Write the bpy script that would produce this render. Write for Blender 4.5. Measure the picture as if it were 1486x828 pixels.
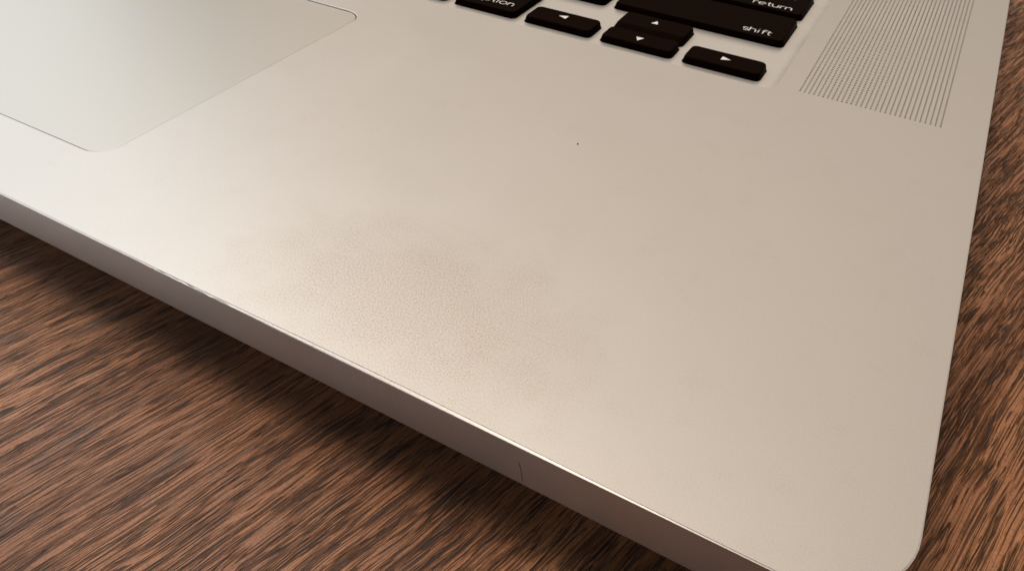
import bpy, bmesh, math, random
from mathutils import Matrix, Vector, noise
MM = 0.001
scene = bpy.context.scene
for o in list(bpy.data.objects): bpy.data.objects.remove(o)
C = scene.collection
PI = math.pi

# ------------------------------------------------------------------ camera
cam_d = bpy.data.cameras.new('camera'); cam = bpy.data.objects.new('camera', cam_d); C.objects.link(cam)
W, H = 1486.0, 828.0
F, CX, CY = 1254.28, 657.09, 265.75
cam_d.sensor_fit = 'HORIZONTAL'; cam_d.sensor_width = 36.0; cam_d.lens = 36.0 * F / W
cam_d.shift_x = (W / 2 - CX) / W; cam_d.shift_y = (CY - H / 2) / W
cam_d.clip_start = 0.002; cam_d.clip_end = 20.0
rot = Matrix.Rotation(0.52237008, 4, 'Z') @ Matrix.Rotation(0.98879701, 4, 'X') @ Matrix.Rotation(0.03723014, 4, 'Z')
cam.matrix_world = Matrix.Translation(Vector((-15.508, -60.678, 77.969)) * MM) @ rot
cam_d.dof.use_dof = True; cam_d.dof.focus_distance = 0.112; cam_d.dof.aperture_fstop = 120.0
scene.camera = cam

# ------------------------------------------------------------------ light (indoor: a window to the left, a dim warm room)
world = bpy.data.worlds.new('World'); scene.world = world; world.use_nodes = True
bg = world.node_tree.nodes['Background']; bg.inputs[0].default_value = (1.0, 0.86, 0.71, 1); bg.inputs[1].default_value = 0.02
def area(name, az, el, dist, sx, sy, power, col, target=(-70, 60, 0)):
    d = bpy.data.lights.new(name, 'AREA'); d.shape = 'RECTANGLE'; d.size = sx; d.size_y = sy; d.energy = power; d.color = col
    o = bpy.data.objects.new(name, d); C.objects.link(o)
    t = Vector(target) * MM
    a, e = math.radians(az), math.radians(el)
    dr = Vector((-math.sin(a) * math.cos(e), math.cos(a) * math.cos(e), math.sin(e)))
    o.location = t + dr * dist
    o.rotation_euler = dr.to_track_quat('Z', 'Y').to_euler()
    return o
area('window_light', 75.5, 38, 1.8, 1.4, 1.9, 15.0, (0.93, 0.985, 1.0))
area('front_fill_light', 118, 1.4, 0.95, 0.5, 0.05, 5.4, (0.86, 0.96, 1.0), (-110, 0, -8))  # added low strip fill to brighten the front face, no real window
area('ceiling_light', 15, 52, 1.9, 2.4, 2.7, 22.0, (1.0, 0.855, 0.71))
area('overhead_lamp', 60, 76, 1.25, 0.40, 0.40, 5.2, (1.0, 0.86, 0.72))
scene.view_settings.view_transform = 'Standard'; scene.view_settings.look = 'None'
scene.view_settings.exposure = 0.0; scene.view_settings.gamma = 1.0; scene.view_settings.use_curve_mapping = False
scene.render.engine = 'CYCLES'

# ------------------------------------------------------------------ materials
def new_mat(name):
    m = bpy.data.materials.new(name); m.use_nodes = True
    nt = m.node_tree; b = nt.nodes['Principled BSDF']
    return m, nt, b
def N(nt, typ, **kw):
    n = nt.nodes.new(typ)
    for k, v in kw.items(): setattr(n, k, v)
    return n
def math_node(nt, op, a, b=None, clamp=False):
    n = N(nt, 'ShaderNodeMath', operation=op, use_clamp=clamp)
    for i, v in enumerate((a, b)):
        if v is None: continue
        if isinstance(v, (int, float)): n.inputs[i].default_value = v
        else: nt.links.new(v, n.inputs[i])
    return n.outputs[0]
def mapping(nt, scale, rotz=0.0, loc=(0, 0, 0)):
    tc = N(nt, 'ShaderNodeTexCoord'); mp = N(nt, 'ShaderNodeMapping')
    mp.inputs['Scale'].default_value = scale; mp.inputs['Rotation'].default_value = (0, 0, rotz); mp.inputs['Location'].default_value = loc
    nt.links.new(tc.outputs['Object'], mp.inputs[0]); return mp.outputs[0]
def noise_tex(nt, vec, scale, detail=2.0, rough=0.5, dist=0.0):
    n = N(nt, 'ShaderNodeTexNoise'); n.inputs['Scale'].default_value = scale; n.inputs['Detail'].default_value = detail
    n.inputs['Roughness'].default_value = rough; n.inputs['Distortion'].default_value = dist
    nt.links.new(vec, n.inputs['Vector']); return n.outputs['Fac']
def ramp(nt, fac, stops):
    r = N(nt, 'ShaderNodeValToRGB'); e = r.color_ramp.elements
    while len(e) < len(stops): e.new(0.5)
    for el, (p, c) in zip(e, stops):
        el.position = p; el.color = c if len(c) == 4 else (*c, 1)
    nt.links.new(fac, r.inputs[0]); return r.outputs[0]
def mix(nt, fac, a, b, blend='MIX'):
    n = N(nt, 'ShaderNodeMix', data_type='RGBA', blend_type=blend)
    for i, v in ((0, fac), (6, a), (7, b)):
        if isinstance(v, (int, float)): n.inputs[i].default_value = v
        elif isinstance(v, tuple): n.inputs[i].default_value = v if len(v) == 4 else (*v, 1)
        else: nt.links.new(v, n.inputs[i])
    return n.outputs[2]
def gray(v): return (v, v, v, 1)

def aluminium(name, base, rough, grain=0.25, metallic=1.0):
    m, nt, b = new_mat(name)
    v = mapping(nt, (1000, 1000, 1000))                      # object space in millimetres
    fine = noise_tex(nt, v, 4.6, 2.0, 0.6)
    soft = noise_tex(nt, v, 0.06, 5.0, 0.6)
    # worn patch where the wrist rubs: an oblong of the anodised skin polished off
    wp = N(nt, 'ShaderNodeMapping'); wp.inputs['Location'].default_value = (1.98, -0.62, 0); wp.inputs['Scale'].default_value = (1 / 33.0, 1 / 22.0, 1 / 30.0)
    nt.links.new(v, wp.inputs[0])
    gr = N(nt, 'ShaderNodeTexGradient', gradient_type='SPHERICAL'); nt.links.new(wp.outputs[0], gr.inputs[0])
    worn = ramp(nt, math_node(nt, 'ADD', gr.outputs['Fac'], math_node(nt, 'MULTIPLY', math_node(nt, 'SUBTRACT', noise_tex(nt, v, 0.16, 5, 0.65), 0.5), 1.1)), [(0.05, gray(0)), (0.7, gray(1))])
    c0 = mix(nt, soft, tuple(x * 0.97 for x in base), tuple(min(1, x * 1.03) for x in base))
    g = ramp(nt, fine, [(0.30, gray(0.58)), (0.5, gray(0.95)), (0.70, gray(1.22))])
    gfac = math_node(nt, 'ADD', math_node(nt, 'MULTIPLY', worn, 0.68), 0.16)
    col = mix(nt, gfac, c0, g, 'MULTIPLY')
    col = mix(nt, math_node(nt, 'MULTIPLY', worn, 0.75), col, mix(nt, 1.0, col, (0.95, 0.91, 0.875), 'MULTIPLY'))
    nt.links.new(col, b.inputs['Base Color'])
    b.inputs['Metallic'].default_value = metallic
    r = math_node(nt, 'ADD', math_node(nt, 'MULTIPLY', soft, 0.12), rough - 0.06)
    nt.links.new(r, b.inputs['Roughness'])
    bp = N(nt, 'ShaderNodeBump'); bp.inputs['Distance'].default_value = 0.00003
    nt.links.new(math_node(nt, 'ADD', math_node(nt, 'MULTIPLY', worn, grain * 0.02), 0.015), bp.inputs['Strength'])
    nt.links.new(fine, bp.inputs['Height']); nt.links.new(bp.outputs[0], b.inputs['Normal'])
    return m
M_ALU = aluminium('anodised_aluminium', (0.515, 0.493, 0.474), 0.43, metallic=0.92)
M_WELL = aluminium('anodised_aluminium_well', (0.58, 0.555, 0.527), 0.42, 0.0, metallic=0.60)

def simple(name, col, rough, metallic=0.0, spec=0.5, var=0.15):
    m, nt, b = new_mat(name)
    v = mapping(nt, (1000, 1000, 1000)); n = noise_tex(nt, v, 1.7, 3, 0.6)
    nt.links.new(mix(nt, n, tuple(x * (1 - var) for x in col), tuple(min(1, x * (1 + var)) for x in col)), b.inputs['Base Color'])
    nt.links.new(math_node(nt, 'ADD', math_node(nt, 'MULTIPLY', n, 0.8 * var), rough - 0.4 * var), b.inputs['Roughness'])
    b.inputs['Metallic'].default_value = metallic; b.inputs['Specular IOR Level'].default_value = spec
    return m
M_PAD = simple('etched_glass_trackpad', (0.47, 0.452, 0.425), 0.41, 0.92, 0.5, 0.03)
M_KEY = simple('black_key_plastic', (0.0070, 0.0027, 0.0012), 0.30, 0.0, 0.05)
M_KEY.node_tree.nodes['Principled BSDF'].inputs['IOR'].default_value = 1.035; M_KEY.node_tree.nodes['Principled BSDF'].inputs['Specular IOR Level'].default_value = 0.35
M_INK = simple('white_key_legend', (0.92, 0.89, 0.84), 0.5)
M_GAPSHADE = simple('gap_shade_black', (0.006, 0.005, 0.004), 0.9, 0.0, 0.1)  # black colour for the shade in the gaps around the keys
M_MESH = simple('grey_grille_mesh', (0.09, 0.077, 0.063), 0.8)
M_RUB = simple('black_rubber', (0.012, 0.011, 0.010), 0.7)
M_CASE = aluminium('bottom_aluminium', (0.55, 0.53, 0.50), 0.5, 0.0)
M_SCR = simple('scuff_grime', (0.15, 0.125, 0.10), 0.5)
M_DUST = simple('dust_grain', (0.03, 0.024, 0.02), 0.8)
M_DUSTW = simple('pale_dust_grain', (0.62, 0.60, 0.57), 0.8)

def wood():
    m, nt, b = new_mat('dark_oak_wood')
    ang = math.radians(-76)
    def gm(su, sv, loc=(0, 0, 0)):
        tc = N(nt, 'ShaderNodeTexCoord'); r = N(nt, 'ShaderNodeMapping'); r.inputs['Rotation'].default_value = (0, 0, ang)
        nt.links.new(tc.outputs['Object'], r.inputs[0])
        w = N(nt, 'ShaderNodeMapping'); w.inputs['Scale'].default_value = (1000, 1000, 1000); nt.links.new(r.outputs[0], w.inputs[0])
        # slow sideways wander of the grain
        wn = N(nt, 'ShaderNodeTexNoise'); wn.inputs['Scale'].default_value = 0.05; wn.inputs['Detail'].default_value = 3.0
        nt.links.new(w.outputs[0], wn.inputs['Vector'])
        sub = N(nt, 'ShaderNodeVectorMath', operation='SUBTRACT'); nt.links.new(wn.outputs['Color'], sub.inputs[0]); sub.inputs[1].default_value = (0.5, 0.5, 0.5)
        mul = N(nt, 'ShaderNodeVectorMath', operation='MULTIPLY'); nt.links.new(sub.outputs[0], mul.inputs[0]); mul.inputs[1].default_value = (0, 1.6, 0)
        add = N(nt, 'ShaderNodeVectorMath', operation='ADD'); nt.links.new(w.outputs[0], add.inputs[0]); nt.links.new(mul.outputs[0], add.inputs[1])
        s = N(nt, 'ShaderNodeMapping'); s.inputs['Scale'].default_value = (su, sv, 1); s.inputs['Location'].default_value = loc
        nt.links.new(add.outputs[0], s.inputs[0]); return s.outputs[0]
    iso = mapping(nt, (1000, 1000, 1000))
    tone = noise_tex(nt, gm(0.012, 0.10), 1.0, 4.0, 0.55)
    fibre = noise_tex(nt, gm(0.2, 3.6, (3, 5, 0)), 1.0, 5.0, 0.7)
    lines = noise_tex(nt, gm(0.028, 0.72, (11, 2, 0)), 1.0, 2.0, 0.5, 0.3)
    lines2 = noise_tex(nt, gm(0.05, 1.25, (61, 12, 0)), 1.0, 2.0, 0.55, 0.3)
    lines3 = noise_tex(nt, gm(0.009, 0.9, (81, 32, 0)), 1.0, 3.0, 0.6, 0.2)
    gaps = noise_tex(nt, gm(0.11, 0.75, (41, 7, 0)), 1.0, 2.0, 0.5)
    dash = noise_tex(nt, gm(0.16, 2.8, (23, 9, 0)), 1.0, 2.0, 0.5, 0.2)
    dens = noise_tex(nt, gm(0.025, 0.06, (7, 1, 0)), 1.0, 3.0, 0.5)
    blot = noise_tex(nt, gm(0.07, 0.22, (19, 23, 0)), 1.0, 4.0, 0.6)
    grit = noise_tex(nt, gm(2.2, 3.4), 1.0, 5.0, 0.75)
    base = ramp(nt, tone, [(0.22, (0.26, 0.094, 0.035)), (0.5, (0.44, 0.178, 0.071)), (0.75, (0.57, 0.250, 0.109))])
    base = mix(nt, 0.40, base, ramp(nt, fibre, [(0.28, gray(0.40)), (0.5, gray(1.0)), (0.72, gray(1.35))]), 'MULTIPLY')
    base = mix(nt, 0.75, base, ramp(nt, grit, [(0.28, gray(0.40)), (0.5, gray(1.0)), (0.74, gray(1.45))]), 'MULTIPLY')
    shift = math_node(nt, 'MULTIPLY', math_node(nt, 'SUBTRACT', dens, 0.5), 0.20)
    # grain lines: thin contours of a stretched field, broken into dashes; pores: short dark ticks
    def ridge(f, c, w): return ramp(nt, math_node(nt, 'ABSOLUTE', math_node(nt, 'SUBTRACT', f, c)), [(w * 0.40, gray(1)), (w * 0.95, gray(0))])
    brk = ramp(nt, math_node(nt, 'ADD', gaps, shift), [(0.42, gray(1)), (0.56, gray(0))])
    l1 = math_node(nt, 'MAXIMUM', ridge(lines, 0.50, 0.024), math_node(nt, 'MAXIMUM', ridge(lines, 0.40, 0.020), ridge(lines, 0.60, 0.020)))
    l2 = math_node(nt, 'MAXIMUM', ridge(lines2, 0.46, 0.026), ridge(lines2, 0.56, 0.022))
    l3 = math_node(nt, 'MAXIMUM', ridge(lines3, 0.47, 0.016), math_node(nt, 'MAXIMUM', ridge(lines3, 0.56, 0.013), ridge(lines3, 0.38, 0.013)))
    pd = ramp(nt, math_node(nt, 'ADD', dash, shift), [(0.34, gray(1)), (0.39, gray(0))])
    pm = math_node(nt, 'MAXIMUM', math_node(nt, 'MULTIPLY', math_node(nt, 'MAXIMUM', l1, math_node(nt, 'MULTIPLY', l2, 0.7)), brk), math_node(nt, 'MULTIPLY', pd, 0.9))
    pm = math_node(nt, 'MAXIMUM', pm, math_node(nt, 'MULTIPLY', l3, 0.80))
    col = mix(nt, math_node(nt, 'MULTIPLY', pm, 0.95), base, (0.022, 0.008, 0.004))
    bm_ = ramp(nt, blot, [(0.60, gray(0)), (0.70, gray(1))])
    col = mix(nt, math_node(nt, 'MULTIPLY', bm_, 0.62), col, (0.060, 0.043, 0.034))
    nt.links.new(col, b.inputs['Base Color'])
    rg = math_node(nt, 'ADD', math_node(nt, 'MULTIPLY', grit, 0.22), math_node(nt, 'ADD', math_node(nt, 'MULTIPLY', pm, 0.2), 0.30))
    nt.links.new(rg, b.inputs['Roughness'])
    b.inputs['Specular IOR Level'].default_value = 0.5
    hgt = math_node(nt, 'SUBTRACT', math_node(nt, 'ADD', math_node(nt, 'MULTIPLY', fibre, 0.30), math_node(nt, 'MULTIPLY', grit, 0.25)), pm)
    bp = N(nt, 'ShaderNodeBump'); bp.inputs['Distance'].default_value = 0.00022; bp.inputs['Strength'].default_value = 1.0
    nt.links.new(hgt, bp.inputs['Height']); nt.links.new(bp.outputs[0], b.inputs['Normal'])
    return m
M_WOOD = wood()

# ------------------------------------------------------------------ helpers (all sizes in millimetres)
def mesh_obj(name, verts, faces, mat, parent=None, smooth=30, scale=MM):
    me = bpy.data.meshes.new(name); me.from_pydata([tuple(c * scale for c in v) for v in verts], [], faces); me.update()
    bm = bmesh.new(); bm.from_mesh(me); bmesh.ops.recalc_face_normals(bm, faces=bm.faces); bm.to_mesh(me); bm.free()
    if smooth:
        for p in me.polygons: p.use_smooth = True
        me.set_sharp_from_angle(angle=math.radians(smooth))
    for p in me.polygons:
        if len(p.vertices) > 8: p.use_smooth = False
    me.materials.append(mat)
    o = bpy.data.objects.new(name, me); C.objects.link(o); o.parent = parent
    return o
def rrect(x0, x1, y0, y1, r, n=8, z=0.0):
    r = max(r, 0.01); pts = []
    for cx, cy, a0 in ((x1 - r, y0 + r, -90), (x1 - r, y1 - r, 0), (x0 + r, y1 - r, 90), (x0 + r, y0 + r, 180)):
        for i in range(n + 1):
            a = math.radians(a0 + 90 * i / n); pts.append((cx + r * math.cos(a), cy + r * math.sin(a), z))
    return pts
def loft(loops, cap_start=False, cap_end=False):
    v, f = [], []; n = len(loops[0])
    for L in loops: v += L
    for k in range(len(loops) - 1):
        for i in range(n):
            j = (i + 1) % n; f.append((k * n + i, k * n + j, (k + 1) * n + j, (k + 1) * n + i))
    if cap_start: f.append(tuple(range(n))[::-1])
    if cap_end: f.append(tuple((len(loops) - 1) * n + i for i in range(n)))
    return v, f
def merge(*parts):
    V, Fc = [], []
    for v, f in parts:
        k = len(V); V += v; Fc += [tuple(i + k for i in q) for q in f]
    return V, Fc
def filled(loops):
    """flat face with holes: first loop outer, rest holes"""
    cu = bpy.data.curves.new('tmp', 'CURVE'); cu.dimensions = '2D'; cu.fill_mode = 'BOTH'
    for L in loops:
        s = cu.splines.new('POLY'); s.points.add(len(L) - 1); s.use_cyclic_u = True
        for p, q in zip(s.points, L): p.co = (q[0], q[1], 0, 1)
    o = bpy.data.objects.new('tmp', cu); C.objects.link(o)
    dg = bpy.context.evaluated_depsgraph_get(); me = bpy.data.meshes.new_from_object(o.evaluated_get(dg))
    v = [tuple(q.co) for q in me.vertices]; f = [tuple(p.vertices) for p in me.polygons]
    bpy.data.objects.remove(o); bpy.data.curves.remove(cu); bpy.data.meshes.remove(me)
    return v, f

# ------------------------------------------------------------------ table top
ZT = -14.3
tv, tf = loft([rrect(-850, 330, -330, 620, 8 + d, 6, z) for d, z in ((0, ZT - 28), (0, ZT - 3))] +
              [rrect(-850 + i, 330 - i, -330 + i, 620 - i, 8, 6, z) for i, z in ((0.9, ZT - 0.9), (3, ZT))], True, True)
table = mesh_obj('wooden_tabletop', tv, tf, M_WOOD, None, 40)
table['kind'] = 'structure'; table['label'] = 'dark brown oak tabletop with coarse open grain'

# ------------------------------------------------------------------ laptop
BW, BD, BR = 359.0, 248.0, 12.0
laptop = bpy.data.objects.new('laptop', None); C.objects.link(laptop); laptop.empty_display_size = 0.05
laptop['label'] = 'silver aluminium laptop with black keys and large trackpad on wooden table'; laptop['category'] = 'laptop'

WX0, WX1, WY0, WY1, WR = -BW + 38.43, -38.43, 107.0, 218.3, 3.2        # keyboard well
TX0, TX1, TY0, TY1, TR = -BW + 128.1, -128.1, 16.05, 91.0, 4.4          # trackpad
GP = 0.894; GC, GROWS = 30, 118                                          # speaker grille
GX0, GX1 = -33.89 - GP / 2, -33.89 - GP / 2 + GC * GP
GY0, GY1 = 109.87 - GP / 2, 109.87 - GP / 2 + GROWS * GP

def outline(inset, z):
    """rounded body outline, front edge finely divided so it can carry wear"""
    x0, x1, y0, y1, r = -BW + inset, -inset, inset, BD - inset, BR - inset
    pts = []
    nf = 560
    for i in range(nf): pts.append((x0 + r + (x1 - x0 - 2 * r) * i / nf, y0, z))
    for cx, cy, a0 in ((x1 - r, y0 + r, -90), (x1 - r, y1 - r, 0), (x0 + r, y1 - r, 90), (x0 + r, y0 + r, 180)):
        for i in range(14 if a0 != 180 else 13):
            a = math.radians(a0 + 90 * i / 13); pts.append((cx + r * math.cos(a), cy + r * math.sin(a), z))
    return pts
def edge_loop(inset, z, size_of=True, jit=0.0, seed=0.0):
    P = outline(0.0, z); Q = []
    for i, (x, y, zz) in enumerate(P):
        w = 0.20 + 0.36 * math.exp(-((x + 58) / 26.0) ** 2)               # chamfer rubbed wide where the wrists rest
        j = 0.0
        if y < 0.01:
            wear = math.exp(-((x + 92) / 9.0) ** 2) + 0.0 * math.exp(-((x + 66) / 14.0) ** 2)
            j = jit * wear * max(0.0, noise.noise(Vector((x * 1.1, seed, 0))) + 0.12)
        Q.append((x, y, inset, z, w, j))
    out = []
    A = {}
    for (x, y, ins, z_, w, j) in Q: out.append((x, y, ins * w, z_ * w, j))
    # inset along the outline normal = towards the rounded-rectangle centre of curvature
    res = []
    for x, y, d, dz, j in out:
        cx = min(max(x, -BW + BR), -BR); cy = min(max(y, BR), BD - BR)
        n = Vector((cx - x, cy - y)); L = n.length or 1.0; n /= L
        dd = d + j
        res.append((x + n.x * dd, y + n.y * dd, dz - j * 0.5))
    return res
top_edge = edge_loop(1.0, 0.0)
deck = filled([top_edge, rrect(WX0, WX1, WY0, WY1, WR, 8), rrect(TX0 - .24, TX1 + .24, TY0 - .24, TY1 + .24, TR + .24, 8),
               rrect(GX0, GX1, GY0, GY1, 0.02, 1), rrect(-BW - GX1, -BW - GX0, GY0, GY1, 0.02, 1)])
side = loft([top_edge, [(x, y, z - 0.07) for x, y, z in edge_loop(0.97, 0.0, jit=0.34, seed=3.1)],
             edge_loop(0.22, -0.40, jit=0.40, seed=9.7), edge_loop(0.06, -0.62, jit=0.12, seed=5.3), outline(0.0, -0.75), outline(0.0, -5.75), outline(0.10, -6.0), outline(0.28, -6.14), outline(1.4, -6.22)])
well_rim = loft([rrect(WX0 + d, WX1 - d, WY0 + d, WY1 - d, max(WR - d, .3), 8, z) for d, z in ((0, 0), (0.0, -0.75))])
pad_rim = loft([rrect(TX0 - d, TX1 + d, TY0 - d, TY1 + d, TR + d, 8, z) for d, z in ((.24, 0), (0.06, -.035), (0.0, -0.09), (0.0, -0.9))])
v, f = merge(deck, side, pad_rim, well_rim)
top_case = mesh_obj('top_case', v, f, M_ALU, laptop, 25)
top_case['label'] = 'silver anodised aluminium palm rest with worn front edge'

# scuff on the front face and pressed-in marks along the rubbed edge
sv, sf = [], []
pts = [(-40.55, -2.25), (-40.3, -2.75), (-40.05, -3.5), (-39.85, -4.4), (-39.65, -5.4)]
wd = (0.03, 0.10, 0.07, 0.10, 0.03)
for (x, z), w in zip(pts, wd): sv += [(x - w, -0.012, z), (x + w, -0.012, z), (x + w, 0.01, z), (x - w, 0.01, z)]
for k in range(len(pts) - 1):
    for i in range(4):
        j = (i + 1) % 4; sf.append((k * 4 + i, k * 4 + j, k * 4 + 4 + j, k * 4 + 4 + i))
sf += [(0, 1, 2, 3), tuple(len(sv) - 4 + i for i in range(4))]
mesh_obj('scuff_mark', sv, sf, M_SCR, top_case, 0)

# bottom case and rubber feet
bl = [outline(d, z) for d, z in ((1.0, -6.24), (1.6, -7.2), (3.2, -9.2), (6.0, -11.2), (9.5, -12.4), (11.5, -12.8))]
v, f = loft(bl, False, True)
mesh_obj('bottom_case', v, f, M_CASE, laptop, 40)
fv, ff = [], []
foot_loops = []
for rr, z in ((8.0, -12.75), (8.0, ZT + 0.35), (7.6, ZT + 0.02)):
    foot_loops.append([(rr * math.cos(a * PI / 12), rr * math.sin(a * PI / 12), z) for a in range(24)])
fv, ff = loft(foot_loops, True, True)
foot = mesh_obj('rubber_foot', fv, ff, M_RUB, laptop, 40); foot.location = (-34 * MM, 34 * MM, 0)
for x, y in ((-BW + 34, 34), (-34, BD - 34), (-BW + 34, BD - 34)):
    c = foot.copy(); C.objects.link(c); c.parent = laptop; c.location = (x * MM, y * MM, 0)

# trackpad
pz = -0.20
v, f = loft([rrect(TX0 + d, TX1 - d, TY0 + d, TY1 - d, TR - d + .0, 8, z) for d, z in ((.20, -0.85), (.20, pz - .06), (.22, pz - .02), (.27, pz))], True, True)
mesh_obj('trackpad', v, f, M_PAD, laptop, 25)

# keyboard well: floor with a coved rim
ZF = -1.5
prof = [(0.0, -0.75), (0.3, -0.93), (0.75, -1.16), (1.2, -1.33), (1.65, -1.44), (2.1, ZF)]
v, f = loft([rrect(WX0 + d, WX1 - d, WY0 + d, WY1 - d, max(WR - d * 0.6, .6), 8, z) for d, z in prof], False, True)
mesh_obj('keyboard_well', v, f, M_WELL, laptop, 50)

# speaker grilles: a plate of real perforations, one per side
def grille():
    V, Fc = [], []
    rad, ns = 0.21, 8
    sq = [(1, 0), (1, 1), (0, 1), (-1, 1), (-1, 0), (-1, -1), (0, -1), (1, -1)]
    h = GP / 2
    for r in range(GROWS):
        for c in range(GC):
            cx, cy = GX0 + GP * (c + .5), GY0 + GP * (r + .5); k = len(V)
            for a, b_ in sq: V.append((cx + a * h, cy + b_ * h, 0.0))
            for i in range(ns): a = i * PI / 4; V.append((cx + rad * math.cos(a), cy + rad * math.sin(a), 0.0))
            for i in range(ns): a = i * PI / 4; V.append((cx + rad * math.cos(a), cy + rad * math.sin(a), -0.32))
            for i in range(ns):
                j = (i + 1) % ns
                Fc.append((k + i, k + j, k + 8 + j, k + 8 + i)); Fc.append((k + 8 + i, k + 8 + j, k + 16 + j, k + 16 + i))
    return V, Fc
v, f = grille()
me = bpy.data.meshes.new('speaker_grille'); me.from_pydata([(a * MM, b * MM, c * MM) for a, b, c in v], [], f); me.update(); me.materials.append(M_ALU)
gr = bpy.data.objects.new('speaker_grille', me); C.objects.link(gr); gr.parent = laptop
bk = mesh_obj('grille_backing', *loft([rrect(GX0, GX1, GY0, GY1, .02, 1, z) for z in (-0.7, -0.33)], True, True), M_MESH, gr, 0)
g2 = gr.copy(); C.objects.link(g2); g2.location.x = -(BW + GX0 + GX1) * MM
b2 = bk.copy(); C.objects.link(b2); b2.parent = g2

# ------------------------------------------------------------------ keys
ZK = 0.03
def arc(cx, cy, rx, ry, a0, a1, n=10):
    return [(cx + rx * math.cos(math.radians(a0 + (a1 - a0) * i / n)), cy + ry * math.sin(math.radians(a0 + (a1 - a0) * i / n))) for i in range(n + 1)]
# rounded monoline lower-case letters, x-height 1: (strokes, advance)
G = {
 's': ([[(0.60, 0.84)] + arc(0.34, 0.75, .27, .25, 60, 250, 8) + arc(0.34, 0.25, .29, .25, 80, -130, 8)], 0.78),
 'h': ([[(0, 0), (0, 1.45)], [(0, .55)] + arc(.33, .62, .33, .38, 170, 0, 8) + [(.66, 0)]], 0.92),
 'i': ([[(0.05, 0), (0.05, 1.0)], [(0.05, 1.40), (0.05, 1.45)]], 0.36),
 'f': ([[(.2, 0), (.2, 1.1)] + arc(.46, 1.12, .26, .33, 170, 75, 6), [(0, .95), (.5, .95)]], 0.58),
 't': ([[(.2, 1.35), (.2, .25)] + arc(.42, .25, .22, .25, 190, 280, 6), [(0, .95), (.5, .95)]], 0.62),
 'r': ([[(0, 0), (0, 1.0)], [(0, .5)] + arc(.36, .58, .36, .42, 170, 75, 6)], 0.60),
 'e': ([[(.02, .52), (.78, .52)] + arc(.40, .5, .39, .5, 5, 310, 14)], 0.98),
 'u': ([[(0, 1), (0, .4)] + arc(.33, .38, .33, .38, 190, 350, 8) + [(.66, 1)], [(.66, .5), (.66, 0)]], 0.92),
 'n': ([[(0, 0), (0, 1)], [(0, .55)] + arc(.33, .62, .33, .38, 170, 0, 8) + [(.66, 0)]], 0.92),
 'o': ([arc(.41, .5, .41, .5, 0, 360, 18)], 1.06),
 'p': ([[(0, -.45), (0, 1)], arc(.38, .5, .38, .5, 0, 360, 16)], 1.0),
 'd': ([[(.76, 0), (.76, 1.45)], arc(.38, .5, .38, .5, 0, 360, 16)], 1.0),
 'a': ([[(.76, 0), (.76, 1)], arc(.38, .5, .38, .5, 0, 360, 16)], 1.0),
 'c': ([arc(.40, .5, .40, .5, 50, 310, 12)], 0.85),
 'l': ([[(0.05, 0), (0.05, 1.45)]], 0.34),
 'm': ([[(0, 0), (0, 1)], [(0, .6)] + arc(.27, .66, .27, .34, 170, 0, 6) + [(.54, 0)], [(.54, .6)] + arc(.81, .66, .27, .34, 170, 0, 6) + [(1.08, 0)]], 1.34),
 'k': ([[(0, 0), (0, 1.45)], [(.55, 1.0), (0.02, .45)], [(.2, .6), (.6, 0)]], 0.75),
 'b': ([[(0, 0), (0, 1.45)], arc(.38, .5, .38, .5, 0, 360, 16)], 1.0),
 ' ': ([], 0.5)}
def word_width(t): return (sum(G[c][1] for c in t) - 0.26) * 1.22
def curve_mesh(name, strokes, rad, z):
    cu = bpy.data.curves.new('tmp', 'CURVE'); cu.dimensions = '3D'; cu.bevel_depth = rad; cu.bevel_resolution = 2; cu.use_fill_caps = True
    for st in strokes:
        s = cu.splines.new('POLY'); s.points.add(len(st) - 1)
        for p, q in zip(s.points, st): p.co = (q[0], q[1], 0, 1)
    o = bpy.data.objects.new('tmp', cu); C.objects.link(o)
    dg = bpy.context.evaluated_depsgraph_get(); me = bpy.data.meshes.new_from_object(o.evaluated_get(dg))
    for v_ in me.vertices: v_.co = Vector((v_.co.x * MM, v_.co.y * MM, (z + v_.co.z * 0.12) * MM))
    bpy.data.objects.remove(o); bpy.data.curves.remove(cu)
    me.name = name; me.materials.clear(); me.materials.append(M_INK)
    for p in me.polygons: p.use_smooth = True
    return me
def legend_word(key, text, x_right, y_base, xh, rad=0.125):
    strokes = []; x = x_right - word_width(text) * xh
    for ch in text:
        st, adv = G[ch]
        for s in st: strokes.append([(x + px * xh * 1.22, y_base + py * xh) for px, py in s])
        x += adv * xh * 1.22
    o = bpy.data.objects.new('legend', curve_mesh('legend', strokes, rad, ZK)); C.objects.link(o); o.parent = key
def legend_tri(key, pts):
    v = [(x, y, z) for z in (ZK - 0.05, ZK + 0.02) for x, y in pts]
    mesh_obj('legend', v, [(0, 1, 2), (3, 4, 5), (0, 1, 4, 3), (1, 2, 5, 4), (2, 0, 3, 5)], M_INK, key, 0)
def legend_char(key, ch, x, y, size):
    cu = bpy.data.curves.new('tmp', 'FONT'); cu.body = ch; cu.size = size; cu.align_x = 'CENTER'; cu.align_y = 'CENTER'; cu.extrude = 0.02
    o = bpy.data.objects.new('tmp', cu); C.objects.link(o)
    dg = bpy.context.evaluated_depsgraph_get(); me = bpy.data.meshes.new_from_object(o.evaluated_get(dg))
    for v_ in me.vertices: v_.co = Vector(((v_.co.x + x) * MM, (v_.co.y + y) * MM, (ZK + v_.co.z) * MM))
    bpy.data.objects.remove(o); bpy.data.curves.remove(cu)
    me.name = 'legend'; me.materials.clear(); me.materials.append(M_INK)
    ob = bpy.data.objects.new('legend', me); C.objects.link(ob); ob.parent = key
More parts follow.
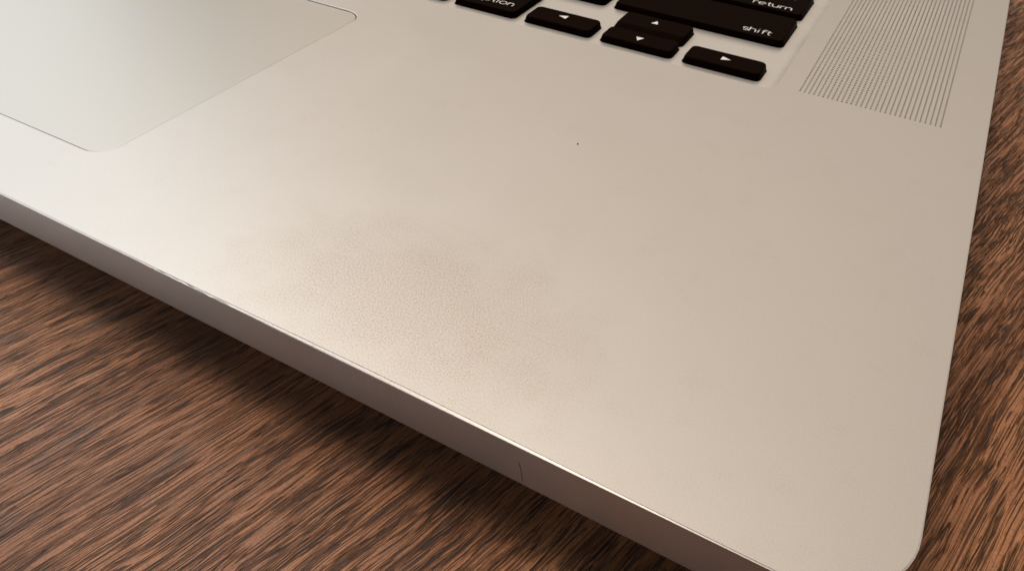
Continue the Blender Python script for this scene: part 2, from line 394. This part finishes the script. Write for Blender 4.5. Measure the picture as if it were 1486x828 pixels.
def keycap(x0, x1, y0, y1, label=None, ramp_front=False):
    R_ = 1.35
    L = []
    for d, z, r in ((0.02, ZF - 0.05, R_), (0.0, ZF + 0.25, R_), (0.05, ZF + 0.45, R_), (0.24, ZK - 0.30, R_ - .05), (0.30, ZK - 0.12, R_ - .08), (0.38, ZK - 0.035, R_ - .12), (0.50, ZK, R_ - .2)):
        P = rrect(x0 + d, x1 - d, y0 + d, y1 - d, r, 6, z)
        if ramp_front and z > ZF + 0.3:      # the up key falls away in a long slope towards the down key
            t = (z - ZF - 0.3) / (ZK - ZF - 0.3)
            P = rrect(x0 + d, x1 - d, y0 + d + 2.3 * t ** 1.6, y1 - d, r, 6, z)
        L.append(P)
    v, f = loft(L, True, True)
    k = mesh_obj('key', v, f, M_KEY, laptop, 22)
    v, f = loft([rrect(x0 - .16, x1 + .16, y0 - .10, y1 + .16, R_ + .1, 6, z) for z in (ZF - 0.02, ZF + 0.006)], False, True)
    mesh_obj('key_gap_shade', v, f, M_GAPSHADE, k, 0)  # uncut black plate on the floor, painting the shaded gap around the key
    if label: k['label'] = label
    return k
U = 19.17; KX = -40.135; GAP = 2.36
def ux(a, b): return KX - U * b, KX - U * a - GAP          # units counted from the right end
Y0 = [112.1, 132.35, 150.95, 169.55, 188.15, 206.75]; Y1 = [129.6, 148.5, 167.05, 185.65, 204.25, 214.8]
# arrow keys
k = keycap(*ux(0, 1), 112.1, 119.65, 'black right arrow key'); legend_tri(k, [(-51.73, 115.1), (-49.72, 116.05), (-51.73, 117.0)])
k = keycap(*ux(2, 3), 112.1, 120.25, 'black left arrow key'); legend_tri(k, [(-90.77, 117.0), (-88.66, 116.05), (-88.66, 117.95)])
k = keycap(*ux(1, 2), 112.1, 119.15, 'black down arrow key'); legend_tri(k, [(-71.15, 116.1), (-69.35, 116.1), (-70.25, 114.15)])
k = keycap(*ux(1, 2), 119.4, 129.6, 'black up arrow key sloping to the down key', True); legend_tri(k, [(-71.1, 125.45), (-69.5, 125.45), (-70.2, 127.35)])
XH = 1.72
def word_key(a, b, row, words, align='R', label=None):
    x0, x1 = ux(a, b); k = keycap(x0, x1, Y0[row], Y1[row], label)
    for t, yb, marg, xh in words:
        xr = x1 - marg if align == 'R' else x0 + marg + word_width(t) * xh
        legend_word(k, t, xr, yb, xh)
    return k
word_key(3, 4, 0, [('option', 115.65, 2.6, XH), ('alt', 123.75, 2.6, 1.5)], label='black option key')
word_key(4, 5.25, 0, [('command', 115.65, 2.6, XH)])
keycap(*ux(5.25, 10.25), Y0[0], Y1[0])
word_key(10.25, 11.5, 0, [('command', 115.65, 2.6, XH)], 'L')
word_key(11.5, 12.5, 0, [('option', 115.65, 2.6, XH), ('alt', 123.75, 2.6, 1.5)], 'L')
word_key(12.5, 13.5, 0, [('control', 115.65, 2.6, XH)], 'L')
word_key(13.5, 14.5, 0, [('fn', 115.65, 2.6, XH)], 'L')
word_key(0, 2.25, 1, [('shift', 134.55, 3.75, XH)], label='black shift key')
word_key(12.25, 14.5, 1, [('shift', 134.55, 3.0, XH)], 'L')
word_key(0, 1.75, 2, [('return', 152.95, 3.1, XH), ('enter', 160.95, 3.1, XH)], label='black return key')
word_key(12.75, 14.5, 2, [('caps lock', 153.3, 3.0, XH)], 'L')
word_key(13, 14.5, 3, [('tab', 172.0, 3.0, XH)], 'L')
word_key(0, 1.5, 4, [('delete', 190.6, 3.0, XH)])
for row, start, chars in ((1, 2.25, ['?\n/', '>\n.', '<\n,', 'M', 'N', 'B', 'V', 'C', 'X', 'Z']),
                          (2, 1.75, ['"\n\'', ':\n;', 'L', 'K', 'J', 'H', 'G', 'F', 'D', 'S', 'A']),
                          (3, 0.0, ['|\n\\', '}\n]', '{\n[', 'P', 'O', 'I', 'U', 'Y', 'T', 'R', 'E', 'W', 'Q']),
                          (4, 1.5, ['+\n=', '_\n-', ')\n0', '(\n9', '*\n8', '&\n7', '^\n6', '%\n5', '$\n4', '#\n3', '@\n2', '!\n1', '~\n`'])):
    for i, ch in enumerate(chars):
        x0, x1 = ux(start + i, start + i + 1); k = keycap(x0, x1, Y0[row], Y1[row])
        legend_char(k, ch, (x0 + x1) / 2, (Y0[row] + Y1[row]) / 2, 4.6 if len(ch) == 1 else 4.0)
fw = 14.5 / 14
for i in range(14):
    x0, x1 = ux(i * fw, (i + 1) * fw); k = keycap(x0, x1, Y0[5], Y1[5])

# ------------------------------------------------------------------ small loose things
def grain_thing(name, loc, r, mat, label, cat, seed):
    bm = bmesh.new(); bmesh.ops.create_icosphere(bm, subdivisions=2, radius=r * MM)
    rnd = random.Random(seed)
    for q in bm.verts:
        q.co *= 0.75 + 0.5 * rnd.random(); q.co.z *= 0.6
    me = bpy.data.meshes.new(name); bm.to_mesh(me); bm.free(); me.materials.append(mat)
    o = bpy.data.objects.new(name, me); C.objects.link(o); o.location = [c * MM for c in loc]
    o['label'] = label; o['category'] = cat; return o
grain_thing('dust_speck', (-62.66, 65.2, 0.05), 0.15, M_DUST, 'tiny dark speck alone in the middle of the silver palm rest', 'speck', 4)
grain_thing('crumb', (-4.07, 146.3, ZT + 0.15), 0.30, M_DUSTW, 'tiny pale crumb on the wood right of the speaker holes', 'crumb', 8)
